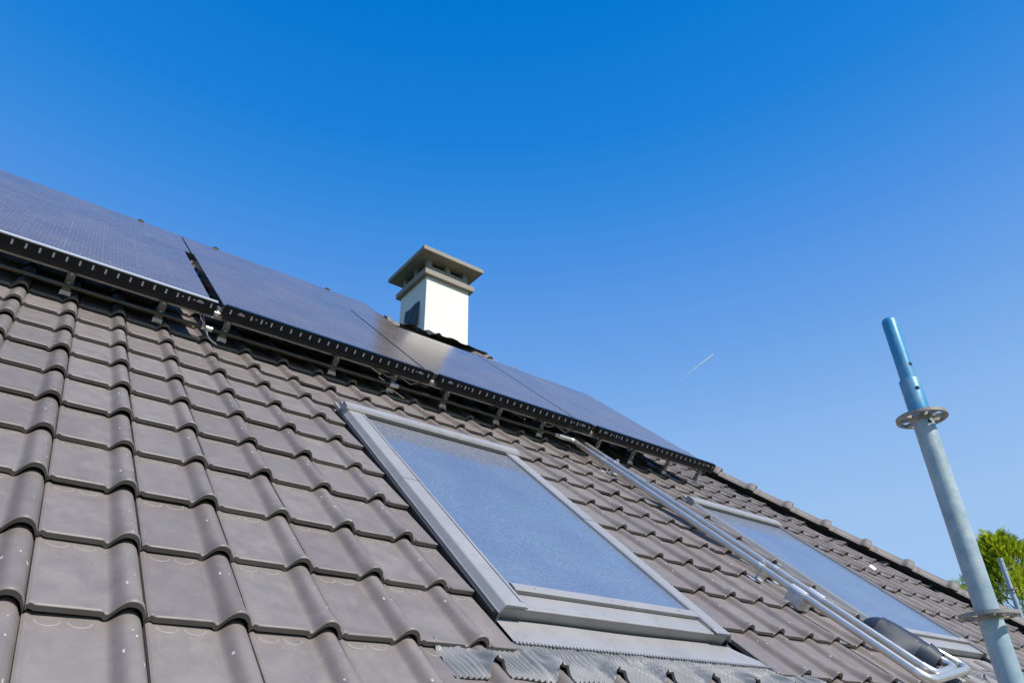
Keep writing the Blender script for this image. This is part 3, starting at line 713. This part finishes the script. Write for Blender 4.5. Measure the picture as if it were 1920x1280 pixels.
p1a, p1b = Vector((13.86, 12.55, NPi)), Vector((14.46, -.28, NPi))
def on1(v): return p1a+(p1b-p1a)*((p1a.y-v)/(p1a.y-p1b.y))
p2a, p2b = Vector((14.42, 12.55, NPi)), Vector((15.22, -.02, NPi))
def on2(v): return p2a+(p2b-p2a)*((p2a.y-v)/(p2a.y-p2b.y))
dn1 = (p1b-p1a).normalized(); dn2 = (p2b-p2a).normalized()
g_ = 'stainless steel pipes running down the roof'
pipe('steel_pipe', [p1a, p1b, Vector((17.58, .36, NPi)), Vector((17.08, 1.25, NPi+.03))], .26, [(on1(2.15), dn1, .36), (on1(1.7), dn1, .22)], [on1(10.3), on1(3.95)], 'front one of two shiny steel pipes, with the wide outer loop at its foot', g_)
pipe('steel_pipe', [p2a, p2b, Vector((16.80, .33, NPi)), Vector((16.66, 1.25, NPi+.03))], .24, [(on2(1.75), dn2, .34), (on2(1.3), dn2, .22)], [on2(10.35), on2(3.98)], 'rear one of two shiny steel pipes, with the tighter inner loop at its foot', g_)
def sleeve(onp, lab):
    a, b = onp(3.05), onp(2.62)
    root = empty('sliding_bracket', RF(a.x, a.y, 0), lab, 'bracket', 'white sleeves on the pipes'); M = RF()
    mb = MB(); mb.tube([a, a+(b-a)*.02, b], [RP*1.2, RP*1.32, RP*1.32], 16); obj('sleeve', mb, M_slot, root, M); return root, a, b
r_, a, b = sleeve(on1, 'pale sleeve round the front steel pipe, on a bent metal bracket')
mb = MB(); c_ = (a+b)/2; mb.box((c_.x-.12, c_.y-.22, .10), (c_.x-.09, c_.y+.20, .36)); mb.add([(c_.x-.10, c_.y-.22, .1), (c_.x+.22, c_.y-.30, .1), (c_.x+.10, c_.y-.25, .34), (c_.x-.10, c_.y-.22, .34)], [(0, 1, 2, 3)])
mb.box((c_.x-.12, c_.y-.22, .08), (c_.x+.25, c_.y+.25, .105)); obj('plate', mb, M_galv, r_, RF())
sleeve(on2, 'pale sleeve round the rear steel pipe')
# collector pipe under the panels
mb = MB(); mb.tube([(x, 12.0+.015*math.sin(x), .42) for x in np.linspace(-4.6, 13.6, 40)], .048, 12)
root = empty('header_pipe', RF(-4.6, 11.93, 0), 'thin steel pipe running sideways in the shade under the panels', 'pipe'); obj('tube', mb, M_bronze, root, RF())
for x in (1.72, 7.0, 13.2): mb = MB(); mb.tube([(x-.13, 12.0, .42), (x+.13, 12.0, .42)], .068, 14); obj('coupling', mb, M_steel_fit, root, RF())
mb = MB(); mb.tube(arc_path([(13.2, 11.93, .42), (13.86, 11.93, .42), (13.88, 11.6, .40)], .2), .08, 14)
obj('elbow', mb, M_steel_fit, root, RF())
mb = MB(); mb.tube(arc_path([(1.45, 11.99, .76), (1.50, 11.90, .62), (1.72, 11.93, .42), (1.80, 11.86, .22), (2.02, 11.70, .16)], .05), .016, 6)
mb.tube(arc_path([(1.50, 12.0, .76), (1.62, 11.92, .55), (1.66, 11.95, .40), (1.86, 11.80, .20)], .05), .012, 6)
tag(obj('loose_cable', mb, M_cable, M=RF()), 'loose beige cable hanging out between the first two panels', 'cable')
for (cu, lab) in ((7.15, 'twisted cable drooping below the end of the second profile'), (13.1, 'pale cable drooping below the third profile')):
    mb = MB(); mb.tube(arc_path([(cu-.9, 12.2, .72), (cu-.4, 12.0, .60), (cu-.1, 12.05, .72), (cu+.3, 11.95, .60), (cu+.7, 12.1, .74)], .06), .022, 6)
    tag(obj('loose_cable', mb, M_cable, M=RF()), lab, 'cable')
# ---------------------------------------------------------------- roof terminal (hood)
root = empty('roof_terminal', RF(16.6, 1.6, 0), 'dark slate grey plastic hood that swallows the two steel pipes', 'roof terminal')
M = RF(); mb = MB()
ax = Vector((0.26, -1, -.0)).normalized(); base = Vector((16.38, 2.30, .14)); sidev = Vector((1, .26, 0)).normalized()
def hood(i, j):
    a = math.pi*(-.12+1.24*i); y = 1.5*j
    r_ = .405*(1-.02*y)
    if j < .42: r_ *= math.sqrt(max(0.0, 1-((.42-j)/.43)**2))
    h_ = 1.12 if j < .8 else 1.10
    c_ = base+ax*y
    return c_+sidev*(-math.cos(a)*r_*1.0)+Vector((0, 0, 1))*(math.sin(a)*r_*h_)
mb.grid(hood, 28, 30); obj('shell', mb, M_plastic, root, M)
mb = MB()
def lip(i, j):
    a = math.pi*(-.10+1.2*i); y = 1.42+.30*j; r_ = .43-.06*j; c_ = base+ax*y
    return c_+sidev*(-math.cos(a)*r_)+Vector((0, 0, 1))*(math.sin(a)*r_*1.1)
mb.grid(lip, 28, 4)
def lip2(i, j):
    a = math.pi*(-.10+1.2*i); r_ = .37-.05*j; c_ = base+ax*(1.72-.35*j)
    return c_+sidev*(-math.cos(a)*r_)+Vector((0, 0, 1))*(math.sin(a)*r_*1.05)
mb.grid(lip2, 28, 3); obj('mouth', mb, M_plastic, root, M)
mb = MB()
def skirt(i, j):
    a = math.pi*(i*.5); y = .35+.95*j; c_ = base+ax*y
    fl_ = .405+.30*(1-math.sin(a))**1.5*(math.sin(math.pi*min(1, .15+j*.75)))
    return c_+sidev*(-math.cos(a)*fl_)+Vector((0, 0, 1))*(math.sin(a)*.455-.02)
mb.grid(skirt, 16, 16); obj('skirt', mb, M_plastic, root, M)
mb = MB(); c_ = base+ax*1.30
mb.tube([c_, c_+ax*.01], .375, 24, smooth=False); obj('dark_opening', mb, M_dark, root, M)
mb = MB(); mb.box((15.95, .85, .12), (17.0, 2.2, .16), bev=.01); obj('base_plate', mb, M_lead, root, M)
# ---------------------------------------------------------------- paper
mb = MB(); mb.grid(lambda i, j: (i*.22, j*.24+.05*i, .02+.06*math.sin(i*2.4)+.03*j), 6, 5); tag(obj('paper_scrap', mb, mat('paper', (.8, .8, .8), .7), M=RF(24.2, 6.55, .22)), 'small white scrap lying on the tiles right of the distant skylight', 'scrap')
M_ring = varied('rusty_zinc', (0.36, 0.34, 0.31), 0.5, 0.25, amount=0.2, scale=22, dirt=(0.20, 0.14, 0.10))
# ---------------------------------------------------------------- scaffold standards
def scaffold_pole(x, y, zbot, ztop, r, ring_z, label, spig=True):
    root = empty('scaffold_pole', WF(x, y, zbot), label, 'scaffold pole', 'scaffold poles'); M = WF(x, y, 0); k = r/.12
    zs = ztop-.93*k if spig else ztop
    zm = ring_z[0] if spig else zs-.02
    mb = MB(); mb.tube([(0, 0, zbot), (0, 0, zm)], [r, r], 32); obj('tube', mb, M_pole, root, M)
    mb = MB(); mb.tube([(0, 0, zm), (0, 0, zs-.01), (0, 0, zs)], [r, r, r*.97], 32, caps=True); obj('tube_head', mb, M_spigot if spig else M_pole, root, M)
    mb = MB(); rs = r*.78 if spig else r*.8
    mb.tube([(0, 0, zs-.1), (0, 0, ztop-.07), (0, 0, ztop-.03), (0, 0, ztop-.008), (0, 0, ztop)], [rs, rs, rs*.9, rs*.68, rs*.4], 32)
    obj('spigot', mb, M_spigot, root, M)
    ca = math.atan2(-y-7.79, -x-1.66)
    for zz, da in ((zs+.20, .95), (zs-.16, .55), (zs-.16, -2.2), (zs-.62, .65)):
        rr = rs if zz > zs else r
        a = ca+da; d = Vector((math.cos(a), math.sin(a), 0)); mb = MB(); mb.tube([d*(rr*.9)+Vector((0, 0, zz)), d*(rr*1.012)+Vector((0, 0, zz))], .026*k, 10, smooth=False)
        obj('pin_hole', mb, M_hole, root, M)
    for zr_ in ring_z:
        mb = MB(); ri, rm, ro, rl, t = r*1.0, r*1.22, r*2.08, r*2.42, .038*k
        def annulus(ra, rb, a0, a1, n):
            vs = []
            for q in range(n+1):
                a = a0+(a1-a0)*q/n; c, s_ = math.cos(a), math.sin(a)
                for rr, zz in ((ra, -t/2), (rb, -t/2), (rb, t/2), (ra, t/2)): vs.append((rr*c, rr*s_, zr_+zz))
            fs = []
            for q in range(n):
                for e in range(4): fs.append((q*4+e, q*4+(e+1) % 4, (q+1)*4+(e+1) % 4, (q+1)*4+e))
            if abs(a1-a0) < 6: fs += [(0, 1, 2, 3), tuple(n*4+e for e in (3, 2, 1, 0))]
            mb.add(vs, fs)
        annulus(ri, rm, 0, 2*math.pi, 32); annulus(ro, rl, 0, 2*math.pi, 48)
        for e in range(8):       # alternate wide and narrow openings
            a = e*math.pi/4; wide = .335 if e % 2 == 0 else .20; nxt = .20 if e % 2 == 0 else .335
            annulus(rm, ro, a+wide, a+math.pi/4-nxt, 4)
        mb.tube([(0, 0, zr_-.055*k), (0, 0, zr_-.01)], [r*1.02, r*1.16], 32, caps=False)
        obj('rosette', mb, M_ring, root, M, 'perforated round disc welded on the pole')
    return root
scaffold_pole(7.41, -4.49, -Z0/S, .611+3.265, .1215, [.611+1.80, .611-.525, .611-2.9, .611-5.2], 'thick grey scaffold pole in the foreground with blue paint on its top')
scaffold_pole(42.7, 6.9, -Z0/S, 7.95, .125, [6.35, 4.0, 1.7], 'thin far scaffold pole in front of the tree', False)
# ---------------------------------------------------------------- conifer
def conifer(x, y, h, r, label, n=5200):
    root = empty('conifer_tree', Matrix.Translation((x*S, y*S, 0)), label, 'tree')
    zb = -Z0/S; M = ZF @ Matrix.Translation((x*S, y*S, 0)); H = h-zb
    mb = MB(); mb.tube([(0, 0, zb), (.05, 0, zb+H*.4), (0, .1, zb+H*.75), (0, 0, zb+H*.97)], [.55, .38, .2, .04], 10)
    for k in range(46):
        a = random.uniform(0, 6.28); z = zb+H*random.uniform(.1, .95); t = (z-zb)/H; L_ = r*(1-t)**.7*random.uniform(.6, .9)
        mb.tube([(0, 0, z), (L_*.5*math.cos(a), L_*.5*math.sin(a), z+L_*.25), (L_*math.cos(a), L_*math.sin(a), z+L_*.75)], [.09, .06, .02], 5)
    bm_ = mat('bark', (.10, .07, .05), .9); obj('trunk', mb, bm_, root, M)
    m = mat('foliage', (.1, .14, .02), .55, 0, .3); at_ = N(m, 'ShaderNodeAttribute', attribute_name='rnd')
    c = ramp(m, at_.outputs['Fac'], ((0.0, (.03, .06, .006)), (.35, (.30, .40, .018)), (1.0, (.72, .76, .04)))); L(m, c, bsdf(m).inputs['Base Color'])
    tr = N(m, 'ShaderNodeBsdfTranslucent'); L(m, c, tr.inputs[0]); mx = N(m, 'ShaderNodeMixShader'); mx.inputs[0].default_value = .45
    L(m, bsdf(m).outputs[0], mx.inputs[1]); L(m, tr.outputs[0], mx.inputs[2]); L(m, mx.outputs[0], m.node_tree.nodes['Material Output'].inputs[0])
    vs, fs, rn = [], [], []
    cl = [(random.uniform(0, 6.28), 1-random.random()**1.5*.5, random.uniform(.40, 1.35)) for _ in range(120)]
    for k in range(n):
        a0, t0, rr = random.choice(cl); t = min(.995, max(0.45, t0+random.gauss(0, .012)))
        R_ = min(r, 1.75*(H*(1-t))**.62)*rr*(1+.08*math.sin(a0*3+t*20)); a = a0+random.gauss(0, .62/(R_+.6))
        rad = R_*random.uniform(.55, 1.0)**.6; z = zb+H*t+random.gauss(0, .3)
        p = Vector((rad*math.cos(a), rad*math.sin(a), z)); outd = Vector((math.cos(a), math.sin(a), random.uniform(.5, 1.6))).normalized()
        side = outd.cross(Vector((random.gauss(0, 1), random.gauss(0, 1), random.gauss(0, 1)))).normalized(); sz = random.uniform(.28, .62)
        c_ = min(1, max(0, (rad/R_-.55)*1.3+random.gauss(0, .22)))  # sprays deeper in the crown darker: shade put into the leaf colour
        # a flat feathery spray: a spine with narrow leaflets
        for q in range(5):
            s0 = q/5; l_ = sz*.40*(1-s0*.7); base_ = p+outd*(sz*s0); wd = .032
            for sg in (-1, 1):
                d = (side*sg+outd*.9).normalized(); e = base_+d*l_; nrm = d.cross(outd.cross(side)).normalized()*wd
                o_ = len(vs); vs += [base_-nrm, base_+nrm, e+nrm*.3, e-nrm*.3]; fs.append((o_, o_+1, o_+2, o_+3)); rn += [c_]*4
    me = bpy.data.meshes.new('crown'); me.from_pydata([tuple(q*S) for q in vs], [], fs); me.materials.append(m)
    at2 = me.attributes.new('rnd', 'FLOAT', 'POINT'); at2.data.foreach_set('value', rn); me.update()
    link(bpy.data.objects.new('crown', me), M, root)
    return root
conifer(70.3, 15.9, 15.3, 7.2, 'bright green feathery conifer behind the far scaffold pole at the right edge', 17000)
conifer(77.5, 11.5, 14.0, 5.5, 'second conifer behind, mostly outside the right edge of the photo', 3000)
# ---------------------------------------------------------------- contrail
m = mat('contrail_vapour', (1, 1, 1), .9, 0, .1); b = bsdf(m)
cc = N(m, 'ShaderNodeTexCoord'); sx = N(m, 'ShaderNodeSeparateXYZ'); L(m, cc.outputs['Generated'], sx.inputs[0])
nz_ = noise(m, cc.outputs['Object'], .02, 3)
al = math_(m, 'MULTIPLY', ramp(m, sx.outputs[0], ((0.0, (0,)*3), (.35, (.10,)*3), (1.0, (.95,)*3))), math_(m, 'ADD', nz_, .45))
L(m, al, b.inputs['Alpha'])
A0, A1 = Vector((13140, 10020, 8240)), Vector((13673, 9172, 8852)); mb = MB()
off_ = Vector((0, 0, 16))
for k, o_ in enumerate((Vector((0, 0, 0)), off_)):
    pts = [A0+(A1-A0)*(i/20)+o_ for i in range(21)]
    mb.tube(pts, [18-.62*i for i in range(21)], 10, caps=False)
tag(obj('contrail', mb, m, M=ZF), 'short white vapour trail in the blue sky, right of the chimney', 'contrail')
